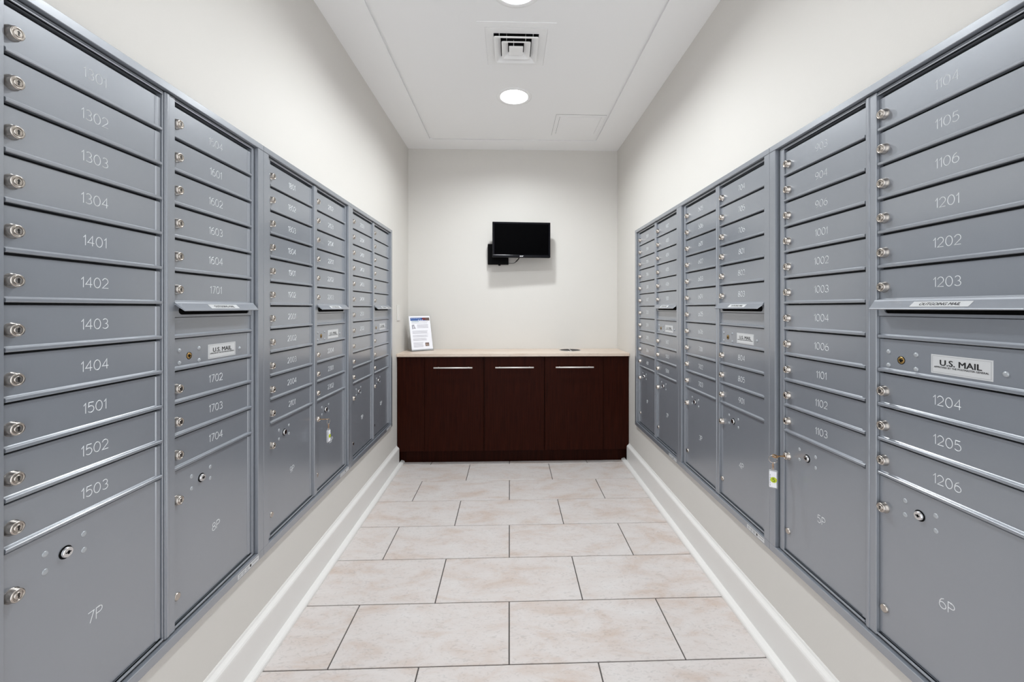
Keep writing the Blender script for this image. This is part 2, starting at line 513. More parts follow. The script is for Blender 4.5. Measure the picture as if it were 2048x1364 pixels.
# ================================================================== ceiling air diffuser
t = tag(empty('ceiling_air_diffuser', (VX, VY, ZT)), 'square white ceiling vent with nested louvre rings between two lights', 'vent')
def sq_frame(mb, ao, ai, z0, z1):
    mb.box(-ao, ao, -ao, -ai, z0, z1); mb.box(-ao, ao, ai, ao, z0, z1)
    mb.box(-ao, -ai, -ai, ai, z0, z1); mb.box(ai, ao, -ai, ai, z0, z1)
mb = MB(); sq_frame(mb, 0.195, 0.157, -0.0022, 0.0); mb.build('mounting_flange', 'ceiling', t)
mb = MB(); sq_frame(mb, 0.1545, 0.1145, -0.0035, 0.0); mb.build('face_plate', 'vent', t)
mb = MB()
a, h = 0.1145, 0.16
mb.add([(-a,-a,0),(a,-a,0),(a,a,0),(-a,a,0),(-a,-a,h),(a,-a,h),(a,a,h),(-a,a,h)],
       [(0,1,5,4),(1,2,6,5),(2,3,7,6),(3,0,4,7),(4,5,6,7)])
mb.build('neck', 'duct', t)
def rsq(a, r, n=4):
    out = []
    for cx, cy, a0 in ((a-r,a-r,0),(-a+r,a-r,90),(-a+r,-a+r,180),(a-r,-a+r,270)):
        out += [(cx+r*math.cos(R(a0+90*i/n)), cy+r*math.sin(R(a0+90*i/n))) for i in range(n+1)]
    return out
def louvre(ao, ai, z0, z1, th=0.0016):
    b = MB()
    po, pi_ = rsq(ao, 0.008), rsq(ai, 0.004); n = len(po)
    L = [[(p[0],p[1],z0-0.0015) for p in po], [(p[0],p[1],z0+0.003) for p in po],
         [(p[0],p[1],z1+th) for p in pi_], [(p[0],p[1],z1) for p in pi_], [(p[0]*0.93,p[1]*0.93,z0-0.0015) for p in po]]
    v = sum(L, []); f = []
    for i in range(5):
        j = (i+1) % 5
        for k in range(n): f.append((i*n+k, i*n+(k+1)%n, j*n+(k+1)%n, j*n+k))
    b.add(v, f); return b
louvre(0.1135, 0.080, -0.020, -0.002).build('louvre_ring', 'vent', t)
louvre(0.0750, 0.042, -0.020, -0.002).build('louvre_ring', 'vent', t)
mb = MB(); mb.bbox(-0.0370, 0.0370, -0.0370, 0.0370, -0.0225, -0.016, 0.0022); mb.build('centre_plate', 'vent', t)
mb = MB()
for sy in (-1, 1):
    for sx in (-1, 1):
        mb.box(sx*0.086-0.0012, sx*0.086+0.0012, min(sy*0.079, sy*0.114), max(sy*0.079, sy*0.114), -0.004, 0.030)
        mb.box(sx*0.049-0.0012, sx*0.049+0.0012, min(sy*0.041, sy*0.078), max(sy*0.041, sy*0.078), -0.006, 0.020)
    mb.box(-0.0135, -0.0112, min(sy*0.030, sy*0.043), max(sy*0.030, sy*0.043), -0.016, 0.010)
mb.build('bracket', 'vent', t)

# ================================================================== ceiling access panel
t = tag(empty('ceiling_access_panel', (0.5135, 3.141, ZT)), 'square white access panel in the ceiling near the right back corner', 'access panel')
mb = MB()
ox, oy = 0.180, 0.178
mb.box(-ox, ox, -oy, -oy+0.030, -0.0025, 0); mb.box(-ox, ox, oy-0.030, oy, -0.0025, 0)
mb.box(-ox, -ox+0.028, -oy+0.030, oy-0.030, -0.0025, 0); mb.box(ox-0.028, ox, -oy+0.030, oy-0.030, -0.0025, 0)
mb.build('frame', 'ceiling', t)
mb = MB(); mb.box(-ox+0.030, ox-0.030, -oy+0.032, oy-0.032, -0.0035, -0.0008); mb.build('hatch', 'ceiling', t)
mb = MB(); mb.box(-ox-0.0012, ox+0.0012, -oy-0.0012, oy+0.0012, -0.0007, 0); mb.build('shadow_gap', 'duct', t)

# ================================================================== mailbox units
PITCH = 0.0877
ROW0 = 0.0378                      # top of the first row below the unit's top
DU = (0.0625, 0.4275)              # left edges of the two columns' doors
DW = 0.3265
WD = 0.018                         # door face behind the trim face
WP = 0.012                         # column panel behind the trim face

# local frame of a unit: x to the viewer's right, y into the wall, z up from the unit's base
def Z(v): return H - v

def mail_door_mesh(w, h, lip=True, strip=True, hole=None):
    mb = MB()
    hb, ht = -h/2, h/2
    prof = [(-0.0063, hb+0.0008), (-0.0070, hb+0.0016), (-0.0070, hb+0.0062), (-0.0062, hb+0.0070), (-0.0012, hb+0.0088), (0, hb+0.0102),
            (0, ht-0.0010), (0.0010, ht), (0.006, ht), (0.006, hb), (-0.0056, hb)]
    if not lip:
        prof = [(0.0012, hb), (0, hb+0.0012), (0, ht-0.0012), (0.0012, ht), (0.006, ht), (0.006, hb)]
    mb.prism(prof, -w/2, w/2, 'x')
    if strip:      # hinge bead on the right-hand edge
        x1 = w/2; z0 = hb + (0.0080 if lip else 0.001)
        mb.prism([(x1-0.0145, 0.001), (x1-0.0120, -0.0022), (x1-0.0008, -0.0022), (x1, -0.0010), (x1, 0.001)], z0, ht-0.002, 'z')
    return mb
MD_H = PITCH - 0.0048
ME = {}
ME['mail_door'] = mail_door_mesh(DW, MD_H).mesh('mail_door', ['steel'])
PD_T = ROW0 + 11*PITCH; PD_B = 1.4055
PD_H = PD_B - PD_T - 0.002
ME['parcel_door'] = mail_door_mesh(DW, PD_H, lip=False).mesh('parcel_door', ['steel'])

def lock_mesh():
    mb = MB()
    mb.lathe([(0.0135,0),(0.0135,0.0025),(0.0122,0.0040),(0.0118,0.0108),(0.0108,0.0125),(0.0092,0.0132),(0.0080,0.0126),(0.0078,0.0116)], 28, 0, axis='y')
    mb.lathe([(0.0077,0.0100),(0.0066,0.0100),(0.0064,0.0128),(0.0056,0.0134)], 24, 0, axis='y')
    mb.box(-0.0011, 0.0011, -0.0137, -0.0131, -0.0044, 0.0044, 1)
    mb.box(-0.0022, 0.0022, -0.01365, -0.0131, 0.0010, 0.0024, 1)
    return mb.mesh('lock', ['nickel', 'keyway'])
ME['lock'] = lock_mesh()
def rivet_mesh(r=0.0056, h=0.0030):
    mb = MB(); mb.lathe([(r,0),(r*0.97,h*0.35),(r*0.80,h*0.70),(r*0.5,h*0.92),(r*0.2,h)], 16, axis='y')
    return mb.mesh('rivet', ['rivet'])
ME['rivet'] = rivet_mesh(); ME['rivet_flat'] = rivet_mesh(0.0058, 0.0018)
mb = MB(); mb.lathe([(0.0102,0),(0.0102,0.0032),(0.0088,0.0044)], 24, axis='y'); ME['cap'] = mb.mesh('plug_cap', ['nickel'])
mb = MB()
mb.lathe([(0.0125,0.0003),(0.0125,0.0009),(0.0102,0.0009)], 24, 1, axis='y')
mb.lathe([(0.0100,0.0005),(0.0098,0.0052),(0.0088,0.0062)], 24, 0, axis='y')
mb.box(-0.0050, 0.0050, -0.0068, -0.0060, -0.0009, 0.0009, 1)
mb.box(-0.0012, 0.0022, -0.0068, -0.0060, -0.0034, 0.0030, 1)
ME['carrier_lock'] = mb.mesh('carrier_lock', ['chrome', 'slot'])
mb = MB()
mb.lathe([(0.0098,0.0001),(0.0098,0.0006),(0.0090,0.0006)], 24, 1, axis='y')
mb.lathe([(0.0082,0.0004),(0.0080,0.0011),(0.0060,0.0011)], 20, 0, axis='y')
mb.box(-0.0050, 0.0050, -0.0018, -0.0010, -0.0012, 0.0014, 1); mb.box(-0.0016, 0.0016, -0.0018, -0.0010, -0.0050, 0.0030, 1)
ME['arrow_lock'] = mb.mesh('arrow_lock', ['brass', 'slot'])

# US MAIL plate and OUTGOING MAIL strip (flat print on thin plates)
def us_label():
    mb = MB(); w, h = 0.1205, 0.0420
    mb.box(-w/2, w/2, -0.0008, 0.0002, -h/2, h/2, 0)
    e = 0.0028; k = 0.0006
    for x0, x1, z0, z1 in ((-w/2+e, w/2-e, h/2-e-k, h/2-e), (-w/2+e, w/2-e, -h/2+e, -h/2+e+k), (-w/2+e, -w/2+e+k, -h/2+e, h/2-e), (w/2-e-k, w/2-e, -h/2+e, h/2-e)):
        mb.box(x0, x1, -0.00095, -0.0007, z0, z1, 2)
    add_text(mb, 'U.S. MAIL', 0.0815, 0.0125, 0.0, 0.0040, -0.00100, 1, bold=0.00055)
    add_text(mb, 'APPROVED BY THE POSTMASTER GENERAL', 0.107, 0.0038, 0.0, -0.0062, -0.00100, 1, bold=0.0001)
    return mb.mesh('us_mail_plate', ['label', 'ink', 'label_edge'])
ME['us_label'] = us_label()
def out_label():
    mb = MB(); mb.box(-0.062, 0.062, -0.0004, 0.0001, -0.0085, 0.0085, 0)
    add_text(mb, 'OUTGOING MAIL', 0.086, 0.0088, 0.0, 0.0, -0.00060, 1, bold=0.0003)
    return mb.mesh('outgoing_mail_strip', ['label', 'ink'])
ME['out_label'] = out_label()
def foil_sticker():
    mb = MB(); mb.box(-0.055, 0.055, -0.0004, 0.0001, -0.0075, 0.0075, 0)
    mb.box(0.006, 0.014, -0.0006, -0.0002, -0.0040, 0.0045, 1)
    for i in range(3):
        mb.box(-0.050+i*0.018, -0.036+i*0.018, -0.0006, -0.0002, 0.0008, 0.0046, 2)
        mb.box(-0.050+i*0.018, -0.038+i*0.018, -0.0006, -0.0002, -0.0046, -0.0016, 2)
    mb.box(0.020, 0.050, -0.0006, -0.0002, 0.0005, 0.0036, 2)
    return mb.mesh('foil_sticker', ['label', 'ink', 'label_edge'])
ME['foil'] = foil_sticker()

TRW, TRT, TRB = 0.0318, 0.0200, 0.0255
def trim_meshes():
    d = 0.0165                     # trim depth: stands just proud of the wall
    out = {}
    mb = MB(); mb.bbox(0.0006, UW-0.0006, 0, d, H-TRT, H, 0.0012, seg=1); out['top_rail'] = mb.mesh('trim_rail', ['steel'])
    mb = MB(); mb.bbox(0.0006, UW-0.0006, 0, d, 0, TRB, 0.0012, seg=1); out['bottom_rail'] = mb.mesh('trim_rail', ['steel'])
    mb = MB(); mb.bbox(0.0006, TRW, 0.0002, d+0.02, TRB+0.0003, H-TRT-0.0003, 0.0012, seg=1); out['left'] = mb.mesh('trim_stile', ['steel'])
    mb = MB(); mb.bbox(UW-TRW, UW-0.0006, 0.0002, d+0.02, TRB+0.0003, H-TRT-0.0003, 0.0012, seg=1); out['right'] = mb.mesh('trim_stile', ['steel'])
    return out
ME['trim'] = trim_meshes()
def body_mesh():
    mb = MB(); x0, x1, y0, y1, z0, z1 = 0.014, UW-0.014, 0.017, 0.10, 0.014, H-0.014
    v = [(x0,y0,z0),(x1,y0,z0),(x1,y1,z0),(x0,y1,z0),(x0,y0,z1),(x1,y0,z1),(x1,y1,z1),(x0,y1,z1)]
    mb.add(v, [(0,3,2,1),(4,5,6,7),(1,2,6,5),(2,3,7,6),(3,0,4,7)])
    mb.box(x0, x1, 0.030, 0.034, z0, z1)  # dark back sheet: painted shade seen through the door gaps
    return mb.mesh('cabinet_body', ['steel_shade'])
ME['body'] = body_mesh()

def panel_mesh(col):
    """the carrier's door of one column: stiles, head and sill around the doors"""
    mb = MB(); y0, y1 = WP, 0.0295
    if col == 0:
        xa, xb = 0.0400, 0.4010
        la, lb, ra, rb = xa, DU[0]-0.0012, DU[0]+DW+0.0012, 0.3935
    else:
        xa, xb = 0.3945, 0.7665
        la, lb, ra, rb = xa, DU[1]-0.0012, DU[1]+DW+0.0012, xb
    zt, zb = Z(0.0225), Z(1.4150)
    r = 0.0012
    ly = y0 - (0.0030 if col == 1 else 0.0)
    mb.bbox(la, lb, ly, y1, zb, zt, r, seg=1)
    if col == 1:                    # overlapping bead on the meeting stile
        mb.bbox(la+0.0035, la+0.0125, ly-0.0022, ly+0.004, zb+0.001, zt-0.001, 0.002, seg=2)
    mb.bbox(ra, rb, y0, y1, zb, zt, r, seg=1)
    mb.box(lb, ra, y0+0.001, y1, Z(0.0315), zt)                     # head
    mb.bbox(lb, ra, y0-0.0015, y0+0.006, Z(0.0315), Z(0.0285), 0.0008, seg=1)
    mb.box(lb, ra, y0+0.001, y1, zb, Z(PD_B+0.0012))                # sill
    mb.bbox(lb, ra, y0-0.0030, y0+0.006, Z(PD_B+0.0058), Z(PD_B+0.0012), 0.0008, seg=1)
    return mb.mesh('column_panel', ['steel'])
ME['panel0'], ME['panel1'] = panel_mesh(0), panel_mesh(1)

# outgoing mail: plate with the slot, recessed apron, sloping hood
def outgoing_plate():
    mb = MB(); w = DW; y = WD-0.0045
    vt, vb, s0, s1 = 0.5655, 0.5960, 0.5680, 0.5895
    x0, x1 = DU[1], DU[1]+DW
    sa, sb = x0+0.016, x1-0.012
    rr = (s1-s0)/2
    # plate with a stadium slot: bottom band plus ends
    mb.box(x0, x1, y, y+0.004, Z(vb), Z(s1)); mb.box(x0, x1, y, y+0.004, Z(s0), Z(vt))
    mb.box(x0, sa, y, y+0.004, Z(s1), Z(s0)); mb.box(sb, x1, y, y+0.004, Z(s1), Z(s0))
    for sx, cx in ((1, sa), (-1, sb)):
        zc = (Z(s0)+Z(s1))/2
        pts = [(cx, Z(s0)), (cx, Z(s1))] + [(cx+sx*(rr-rr*math.cos(R(a))), zc-rr*math.sin(R(a))) for a in (90, 60, 30, 0, -30, -60, -90)]
        for i in range(2, len(pts)-1):
            a = pts[i]; b = pts[i+1]; c0 = (cx, zc)
        top = [(cx, Z(s0))] + [(cx+sx*(rr-rr*math.cos(R(a))), zc+rr*math.sin(R(a))) for a in (0, 30, 60, 90)]
        bot = [(cx, Z(s1))] + [(cx+sx*(rr-rr*math.cos(R(a))), zc-rr*math.sin(R(a))) for a in (0, 30, 60, 90)]
        for P in (top, bot):
            mb.prism([(p, q) for p, q in P], y, y+0.004, 'xz') if False else mb.add(
                [(p, y, q) for p, q in P] + [(p, y+0.004, q) for p, q in P],
                [tuple(range(5)), tuple(range(5, 10))[::-1]] + [(i, (i+1) % 5, 5+(i+1) % 5, 5+i) for i in range(5)])
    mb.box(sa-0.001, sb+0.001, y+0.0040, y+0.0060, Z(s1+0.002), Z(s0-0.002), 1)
    return mb.mesh('outgoing_slot_plate', ['steel', 'slot'])
ME['slot_plate'] = outgoing_plate()
AP_T, AP_B = 0.5968, ROW0 + 7*PITCH
ME['apron'] = mail_door_mesh(DW, AP_B-AP_T, strip=False).mesh('outgoing_apron', ['steel'])
HT, HB = 0.5555, 0.5775
def hood_mesh():
    mb = MB(); xa, xb, ins = 0.4235, 0.7570, 0.0070
    th = 0.0034
    # section: flange on the door, slope outwards, rolled front edge
    sec = [(WP+0.003, HT), (WP-0.004, HT), (WP-0.0065, HT+0.0035), (-0.0132, HB-0.0010), (-0.0140, HB+0.0008), (-0.0128, HB+0.0026), (WP-0.0065, HT+0.0035+th*1.6), (WP+0.003, HT+0.0035+th*1.6)]
    n = len(sec)
    def inset(y): return ins*max(0, min(1, (WP-0.0065-y)/(WP-0.0065+0.0132)))
    v = [(xa+inset(y), y, Z(z)) for y, z in sec] + [(xb-inset(y), y, Z(z)) for y, z in sec]
    f = [(i, (i+1) % n, n+(i+1) % n, n+i) for i in range(n)] + [tuple(range(n))[::-1], tuple(range(n, 2*n))]
    mb.add(v, f)
    return mb.mesh('outgoing_hood', ['steel'])
ME['hood'] = hood_mesh()
HOOD_ANG = math.atan2(HB-HT-0.0045, 0.0132+WP-0.0065)       # slope of the hood's top

NUM = {}
def num(txt, h=0.0210):
    if (txt, h) not in NUM: NUM[(txt, h)] = number_mesh(txt, h)
    return NUM[(txt, h)]

def make_unit(side, index, col1, col2, p1, p2, label):
    """index 0 = farthest from the camera"""
    if side == 'L':
        loc = (FX['L'], UY['L']-(index+1)*UW, zTop['L']-H); rot = (0, 0, R(90))
    else:
        loc = (FX['R'], UY['R']-index*UW, zTop['R']-H); rot = (0, 0, R(-90))
    u = tag(empty('mailbox_unit', loc, rot), label, 'mailboxes', 'recessed mailbox units')
    put('cabinet_body', ME['body'], u)
    put('trim_rail', ME['trim']['top_rail'], u); br = put('trim_rail', ME['trim']['bottom_rail'], u)
    put('trim_stile', ME['trim']['left'], u); put('trim_stile', ME['trim']['right'], u)
    put('foil_sticker', ME['foil'], br, (UW-0.085, 0, 0.0118))
    put('column_panel', ME['panel0'], u); put('column_panel', ME['panel1'], u)
    def mail(c, row, txt):
        x = DU[c] + DW/2; z = Z(ROW0 + (row+0.5)*PITCH)
        d = put('mail_door', ME['mail_door'], u, (x, WD, z))
        k = put('lock', ME['lock'], d, (-DW/2+0.0135, 0, -0.0030))
        k.rotation_euler = (0, R(random.uniform(-4, 4)), 0)
        if txt: put('number', num(txt), d, (0.0, -0.0002, 0.0020))
    for i, tx in enumerate(col1): mail(0, i, tx)
    for i, tx in enumerate(col2[:6]): mail(1, i, tx)
    for i, tx in enumerate(col2[6:]): mail(1, 8+i, tx)
    # outgoing mail
    put('outgoing_slot_plate', ME['slot_plate'], u)
    put('outgoing_apron', ME['apron'], u, (DU[1]+DW/2, WD, Z((AP_T+AP_B)/2)))
    hd = put('outgoing_hood', ME['hood'], u)
    ym, zm = (WP-0.0065-0.0132)/2, Z((HT+0.0035+HB-0.0010)/2)
    put('outgoing_mail_strip', ME['out_label'], hd, (DU[1]+DW/2+0.005, ym-0.0002, zm+0.0003), (R(-90)+HOOD_ANG, 0, 0))
    # carrier's US MAIL door
    md = put('carrier_door', ME['mail_door'], u, (DU[1]+DW/2, WD, Z(ROW0+7.5*PITCH)))
    x0 = DU[1]+DW/2; zc = Z(ROW0+7.5*PITCH)
    for ru, rv in ((0.4515,0.6855),(0.4515,0.7190),(0.5222,0.6858),(0.5222,0.7196),(0.6990,0.7030)):
        put('rivet', ME['rivet'], md, (ru-x0, 0, Z(rv)-zc))
    put('arrow_lock', ME['arrow_lock'], md, (0.4855-x0, 0, Z(0.7030)-zc))
    put('us_mail_plate', ME['us_label'], md, (0.6180-x0, 0, Z(0.7005)-zc))
    # parcel lockers
    for c, tx in ((0, p1), (1, p2)):
        x = DU[c]+DW/2; z = Z(PD_T+0.001+PD_H/2)
        d = put('parcel_door', ME['parcel_door'], u, (x, WD, z))
        o = DU[c]-0.0
        put('lock', ME['lock'], d, (-DW/2+0.0135, 0, Z(1.0815)-z))
        put('plug_cap', ME['cap'], d, (-DW/2+0.0140, 0, Z(1.3370)-z))
        for ru, rv in ((0.0675,1.0400),(0.0675,1.0738),(0.1397,1.0405),(0.1397,1.0740)):
            put('rivet', ME['rivet_flat'], d, (-DW/2+ru, 0, Z(rv)-z))
        put('carrier_lock', ME['carrier_lock'], d, (-DW/2+0.1038, 0, Z(1.0575)-z))
        put('number', num(tx, 0.0225), d, (0.0, -0.0002, Z(1.2245)-z))
    return u

S = str.split
make_unit('L', 2, S('1301 1302 1303 1304 1401 1402 1403 1404 1501 1502 1503'), S('1504 1601 1602 1603 1604 1701 1702 1703 1704'), '7P', '8P',
          'blue-grey mailbox unit on left wall with boxes 1301 to 1704, nearest the camera')
make_unit('L', 1, S('1801 1802 1803 1804 1901 1902 2001 2002 2003 2004 2101'), S('2102 2103 2104 2201 2202 2203 2204 2301 2302'), '9P', '10P',
          'blue-grey mailbox unit in the middle of the left wall with boxes 1801 to 2302')
make_unit('L', 0, S('2303 2304 2401 2402 2403 2404 2501 2502') + [None]*3, [None]*9, '11P', '12P',
          'blue-grey mailbox unit at the far end of the left wall with several unnumbered doors')
make_unit('R', 0, S('203 204 205 206 301 302 303 304 305 306 401'), S('402 403 404 405 406 501 502 503 504'), '1P', '2P',
          'blue-grey mailbox unit at the far end of the right wall beside the cabinet')
make_unit('R', 1, S('505 506 601 602 603 604 605 606 701 702 703'), S('704 705 706 801 802 803 804 805 901'), '3P', '4P',
          'blue-grey mailbox unit in the middle of the right wall with boxes 704 to 901')
make_unit('R', 2, S('903 904 906 1001 1002 1003 1004 1006 1101 1102 1103'), S('1104 1105 1106 1201 1202 1203 1204 1205 1206'), '5P', '6P',
          'blue-grey mailbox unit on right wall with boxes 903 to 1206, nearest the camera')

# ================================================================== cabinet and worktop
CF = 3.255                              # worktop front edge
CT = 0.8722; CB = CT - 0.0235
DF = 3.268                              # door fronts
cab = tag(empty('base_cabinet', ((XL+XR)/2, DF, 0)), 'dark espresso wood cabinet with three doors against the back wall', 'cabinet')
cx0 = (XL+XR)/2
mb = MB()
mb.box(XL+0.002-cx0, XR-0.002-cx0, 0.021, D-DF-0.003, 0.106, CB-0.001)
mb.build('carcass', 'wood', cab)
for a, b in ((XL+0.002, -0.6655), (0.7410, XR-0.002)):
    mb = MB(); mb.bbox(a-cx0, b-cx0, 0.009, 0.0205, 0.108, CB-0.002, 0.0008, seg=1); mb.build('filler_panel', 'wood', cab)
mb = MB(); mb.box(XL+0.002-cx0, XR-0.002-cx0, 0.072, 0.090, 0.0005, 0.105); mb.build('toe_kick', 'wood', cab)
for (a, b), (ha, hb) in zip(((-0.6625,-0.2080), (-0.1950,0.2700), (0.2785,0.7385)), ((-0.5888,-0.2900), (-0.1119,0.1875), (0.3596,0.6578))):
    dz0, dz1 = 0.110, CB-0.004
    mb = MB(); w = b-a
    mb.bbox(-w/2, w/2, 0, 0.0195, dz0, dz1, 0.0012, seg=2)
    dr = mb.build('cabinet_door', 'wood', cab, ((a+b)/2-cx0, 0, 0))
    mb = MB(); hw = (hb-ha)/2; hx = (ha+hb)/2-(a+b)/2; hz = 0.7645
    mb.tube([(hx-hw,-0.030,hz),(hx+hw,-0.030,hz)], 0.0055, 12)
    for s in (-1, 1): mb.tube([(hx+s*hw*0.78,-0.030,hz),(hx+s*hw*0.78,0.001,hz)], 0.0040, 8)
    mb.build('bar_handle', 'satin', dr)
mb = MB(); mb.bbox(XL+0.0015-cx0, XR-0.0015-cx0, 0, D-CF-0.0015, CB, CT, 0.0015, seg=2)
tag(mb.build('worktop', 'counter', None, (cx0, CF, 0)), 'beige stone-look worktop lying on the dark cabinet, wall to wall', 'countertop')

# round waste chute set in the worktop
ch = tag(empty('waste_chute', (0.510, 3.505, CT)), 'round steel waste chute lid set into the right of the worktop', 'waste chute')
mb = MB(); mb.lathe([(0.0935,0.0),(0.0935,0.0012),(0.0905,0.0026),(0.0865,0.0026),(0.0840,0.0006)], 48); b_ = mb.mesh('rim', ['chrome'])
bm = bmesh.new(); bm.from_mesh(b_); bmesh.ops.delete(bm, geom=[f for f in bm.faces if len(f.verts) > 8], context='FACES'); bm.to_mesh(b_); bm.free()
put('rim', b_, ch)
mb = MB(); mb.lathe([(0.0842,0.0012),(0.060,0.0008),(0.03,0.0006),(0.001,0.0006)], 48); mb.build('flap_lid', 'steel_lid', ch)
mb = MB(); mb.box(-0.0045, 0.0045, -0.080, 0.080, 0.0006, 0.0022); mb.build('reflection_streak', 'chrome', ch)  # bright reflected streak across the lid, shaped as a chrome bar

# ================================================================== flyer stand
fa = R(36); fw, fh = 0.186, 0.291
fl = tag(empty('flyer_stand', (-0.797, 3.425, CT), (0, 0, fa)), 'clear leaning stand holding a white flyer with blue header', 'flyer stand')
lean = math.atan2(0.072, fh)
xf = Matrix.Translation((0, 0.0, 0.006)) @ Matrix.Rotation(-lean, 4, 'X')
mb = MB(); mb.box(-0.004, fw+0.004, -0.0016, -0.0004, 0, 0.010, xf=xf)
mb.box(-0.004, fw+0.004, 0.0030, 0.0046, 0, fh+0.003, xf=xf)
mb.box(-0.004, fw+0.004, -0.012, 0.085, 0.0005, 0.0035)
mb.build('acrylic_holder', 'acrylic', fl)
mb = MB(); mb.box(0, fw, 0.0003, 0.0026, 0.002, fh, 0, xf=xf)
e = 0.0001
def pr(x0, x1, z0, z1, mi, k=1): mb.box(x0*fw, x1*fw, -0.0001*k, 0.0004, z0*fh, z1*fh, mi, xf=xf)
pr(0.06, 0.97, 0.865, 0.952, 1); pr(0.62, 0.78, 0.880, 0.952, 3, 1.2); pr(0.78, 0.97, 0.865, 0.952, 4, 1.2)
random.seed(3)
for i in range(6): pr(0.09+i*0.08, 0.09+i*0.08+0.045, 0.916, 0.928, 0, 1.6)
for i in range(3): pr(0.42+i*0.09, 0.42+i*0.09+0.05, 0.878, 0.890, 0, 1.6)
pr(0.10, 0.45, 0.826, 0.838, 5); pr(0.47, 0.90, 0.828, 0.836, 2)
pr(0.10, 0.84, 0.788, 0.797, 2)
pr(0.10, 0.16, 0.62, 0.74, 2); pr(0.13, 0.22, 0.70, 0.75, 2); pr(0.17, 0.27, 0.63, 0.66, 2); pr(0.19, 0.24, 0.645, 0.70, 2)
for z in [0.745-0.0165*i for i in range(7)]: pr(0.35, 0.88, z, z+0.006, 2)
for z in [0.565-0.0165*i for i in range(6)]: pr(0.10, 0.86-random.uniform(0,.1), z, z+0.006, 2)
for z in [0.435-0.0165*i for i in range(4)]: pr(0.10, 0.84-random.uniform(0,.1), z, z+0.006, 2)
for z in [0.345-0.0165*i for i in range(5)]: pr(0.10, 0.80-random.uniform(0,.1), z, z+0.006, 2)
for z in [0.225-0.0165*i for i in range(9)]: pr(0.10, 0.60-random.uniform(0,.08), z, z+0.006, 2)
pr(0.655, 0.835, 0.115, 0.215, 6); pr(0.685, 0.735, 0.135, 0.185, 7, 1.2); pr(0.755, 0.805, 0.13, 0.18, 7, 1.2)
mb.build('flyer', ['paper', 'blue', 'ink_grey', 'red', 'photo', 'teal', 'photo', 'tan'], fl)

# ================================================================== light switch on the left wall
sw = tag(empty('light_switch', (XL, 3.314, 1.191), (0, 0, R(90))), 'white rocker light switch on the left wall above the worktop', 'light switch')
mb = MB(); mb.bbox(-0.040, 0.040, -0.0065, 0, -0.0625, 0.0625, 0.003); mb.build('cover_plate', 'plastic_w', sw)
mb = MB(); mb.prism([(-0.0062,-0.0335),(-0.0078,-0.0335),(-0.0115,0.0335),(-0.0062,0.0335)], -0.0165, 0.0165, 'x'); mb.build('rocker', 'plastic_w', sw)

# ================================================================== wall monitor, its mount, the media box and cables
tvw, tvh = 0.4850, 0.2935
ty = 3.468
tv = tag(empty('wall_monitor', (0.0985, ty, CAM_H+0.4215), (0, 0, R(3.2))), 'black flat screen monitor hanging on the back wall', 'monitor')
mb = MB(); mb.bbox(-tvw/2, tvw/2, 0, 0.040, 0, tvh, 0.004, seg=2); mb.build('housing', 'black', tv)
mb = MB()
bz = 0.0165
for x0, x1, z0, z1 in ((-tvw/2, tvw/2, tvh-bz, tvh), (-tvw/2, tvw/2, 0, bz*1.25), (-tvw/2, -tvw/2+bz, bz*1.25, tvh-bz), (tvw/2-bz, tvw/2, bz*1.25, tvh-bz)):
    mb.bbox(x0, x1, -0.004, 0.004, z0, z1, 0.0025, seg=2)
mb.build('bezel', 'black_gloss', tv)
mb = MB(); mb.box(-tvw/2+bz-0.001, tvw/2-bz+0.001, -0.0012, 0.002, bz*1.25-0.001, tvh-bz+0.001); mb.build('screen', 'screen', tv)
mb = MB(); add_text(mb, 'acer', 0.0300, 0.0085, 0.0, 0.0098, -0.0043, 0, bold=0.0006, shear=0.25); mb.build('logo', 'logo', tv)
mb = MB()
mb.bbox(-0.055, 0.055, 0.040, 0.050, 0.095, 0.205, 0.002, seg=1)
mb.box(-0.022, 0.022, 0.050, D-ty-0.016, 0.125, 0.175)
mb.bbox(-0.050, 0.050, D-ty-0.018, D-ty-0.0075, 0.075, 0.225, 0.002, seg=1)
mb.build('wall_bracket', 'black', tv)

bx = tag(empty('media_box', (-0.0990, D, CAM_H+0.4640)), 'small black box on the back wall, half hidden behind the monitor', 'media box')
mb = MB(); mb.bbox(-0.0905, 0.0885, -0.048, -0.0005, -0.088, 0.0880, 0.003, seg=2); mb.build('case', 'black', bx)
mb = MB(); mb.lathe([(0.010,-0.010),(0.010,0.004)], 16, xf=Matrix.Translation((0.010,-0.024,-0.0865))); mb.build('antenna_knob', 'black', bx)
mb = MB()
pts = [(-0.088,-0.012,0.080),(-0.101,-0.012,0.055),(-0.106,-0.012,0.015),(-0.103,-0.012,-0.020),(-0.090,-0.012,-0.045)]
mb.tube(pts, 0.0016, 6); mb.build('side_cable', 'cable_w', bx)

mb = MB()
cz = CAM_H
pts = [(-0.014, D-0.020, cz+0.388), (0.010, D-0.020, cz+0.3875), (0.030, D-0.030, cz+0.3870), (0.046, D-0.06, cz+0.391), (0.060, D-0.085, cz+0.402), (0.072, D-0.105, cz+0.414), (0.084, D-0.125, cz+0.428), (0.0905, D-0.130, cz+0.445)]
rad = [0.0020, 0.0020, 0.0020, 0.0026, 0.0055, 0.0055, 0.0030, 0.0025]
mb.tube(pts, rad, 8)
tag(mb.build('monitor_cable', 'cable'), 'short black cable running from the media box up to the monitor', 'cable')

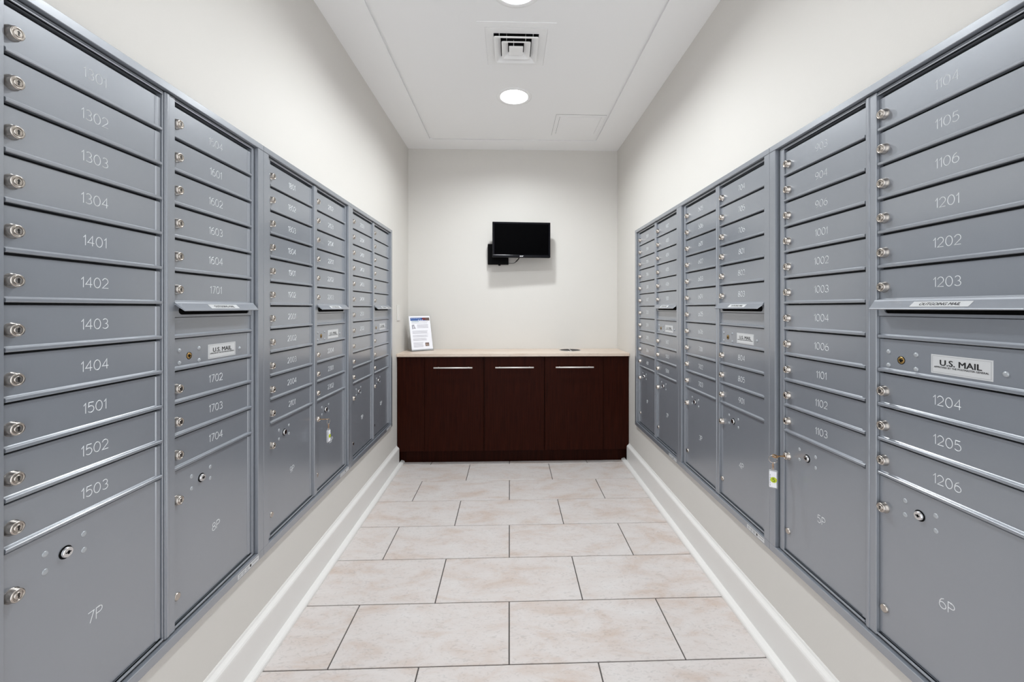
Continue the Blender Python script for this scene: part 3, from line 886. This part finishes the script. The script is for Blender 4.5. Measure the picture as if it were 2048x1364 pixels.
# ================================================================== keys left in two parcel locks
def key_set(name_label, side, lock_world, hang, tag_size, sticker, txt, yaw):
    """lock_world: centre of the lock face; keys hang straight down from a ring"""
    k = tag(empty('key_with_tag', lock_world, (0, 0, R(90) if side == 'L' else R(-90))), name_label, 'key')
    # local: x viewer's right, y into wall, z up
    mb = MB()
    mb.box(-0.0036, 0.0036, -0.026, 0.002, -0.0012, 0.0012)
    rot = Matrix.Translation((0, -0.033, 0))
    mb.lathe([(0.0100,-0.0010),(0.0100,0.0010)], 20, 0, xf=rot @ Matrix.Rotation(R(15), 4, 'Y'))
    mb.build('key', 'copper', k)
    rc = Vector((hang[0], -0.040+hang[1], -0.010))
    mb = MB()
    ax = Vector((math.cos(R(yaw)), math.sin(R(yaw)), 0)); up = Vector((0, 0, 1))
    mb.tube([rc + ax*0.0125*math.cos(2*math.pi*i/20) + up*0.0125*math.sin(2*math.pi*i/20) for i in range(20)], 0.0011, 6, closed=True)
    mb.build('split_ring', 'nickel', k)
    mb = MB(); zt = rc.z-0.0115
    for i in range(4):
        c = Vector((rc.x, rc.y, zt-0.004-0.0055*i)); a2 = ax if i % 2 else Vector((-ax.y, ax.x, 0))
        mb.tube([c + a2*0.0026*math.cos(2*math.pi*j/10) + up*0.0042*math.sin(2*math.pi*j/10) for j in range(10)], 0.0008, 5, closed=True)
    mb.build('chain', 'copper', k)
    tw_, th_ = tag_size
    tx = Matrix.Translation((rc.x, rc.y, zt-0.025-th_)) @ Matrix.Rotation(R(yaw), 4, 'Z')
    mb = MB(); mb.bbox(-tw_/2, tw_/2, -0.0035, 0.0035, 0, th_, 0.0012, seg=1, xf=tx)
    mb.bbox(-0.006, 0.006, -0.0025, 0.0025, th_-0.001, th_+0.006, 0.0010, seg=1, xf=tx)
    tg = mb.build('tag_case', 'acrylic', k)
    mb = MB(); mb.box(-tw_/2+0.003, tw_/2-0.003, -0.0042, 0.0042, 0.004, th_-0.004, 0, xf=tx)
    for i in range(5):
        z0 = 0.008+i*(th_-0.020)/5
        mb.box(-tw_/2+0.0045, -tw_/2+0.0065, -0.0044, -0.0040, z0, z0+0.006, 1, xf=tx)
    mb.build('paper_insert', ['paper', 'ink_grey'], tg)
    mb = MB(); n = 20; sr = tw_*0.36
    sz = th_*0.48
    for s in (-1,):
        v = [(0.002+sr*math.cos(2*math.pi*i/n), s*0.0046, sz+sr*math.sin(2*math.pi*i/n)) for i in range(n)]
        mb.add(v, [tuple(range(n))], 0, xf=tx)
    if txt:
        bmk = MB()
        wd, lines = GLYPH[txt]
        for ln in lines: ribbon(bmk, [((p-wd/2)*0.011+0.002, (q-.5)*0.011+sz) for p, q in ln], 0.0014, 0.0001)
        mb.add([(a, b-0.0048, c) for a, b, c in bmk.v], bmk.f, 1, xf=tx)
    mb.build('round_sticker', ['lime', 'ink'], tg)
    return k
def lock_pos(side, index, c):
    x = DU[c]+0.0135; z = zTop[side]-1.0815
    if side == 'L': return (FX['L']-WD+0.0135, UY['L']-(index+1)*UW+x, z)
    return (FX['R']+WD-0.0135, UY['R']-index*UW-x, z)
key_set('copper key with clear tag and lime sticker hanging from parcel locker 5P', 'R', lock_pos('R', 2, 0), (0.0, 0.0), (0.027, 0.062), 'lime', '5', 54)
key_set('copper key with pale tag hanging from a parcel locker on the left wall', 'L', lock_pos('L', 1, 1), (0.0, 0.0), (0.024, 0.058), 'lime', None, -5)
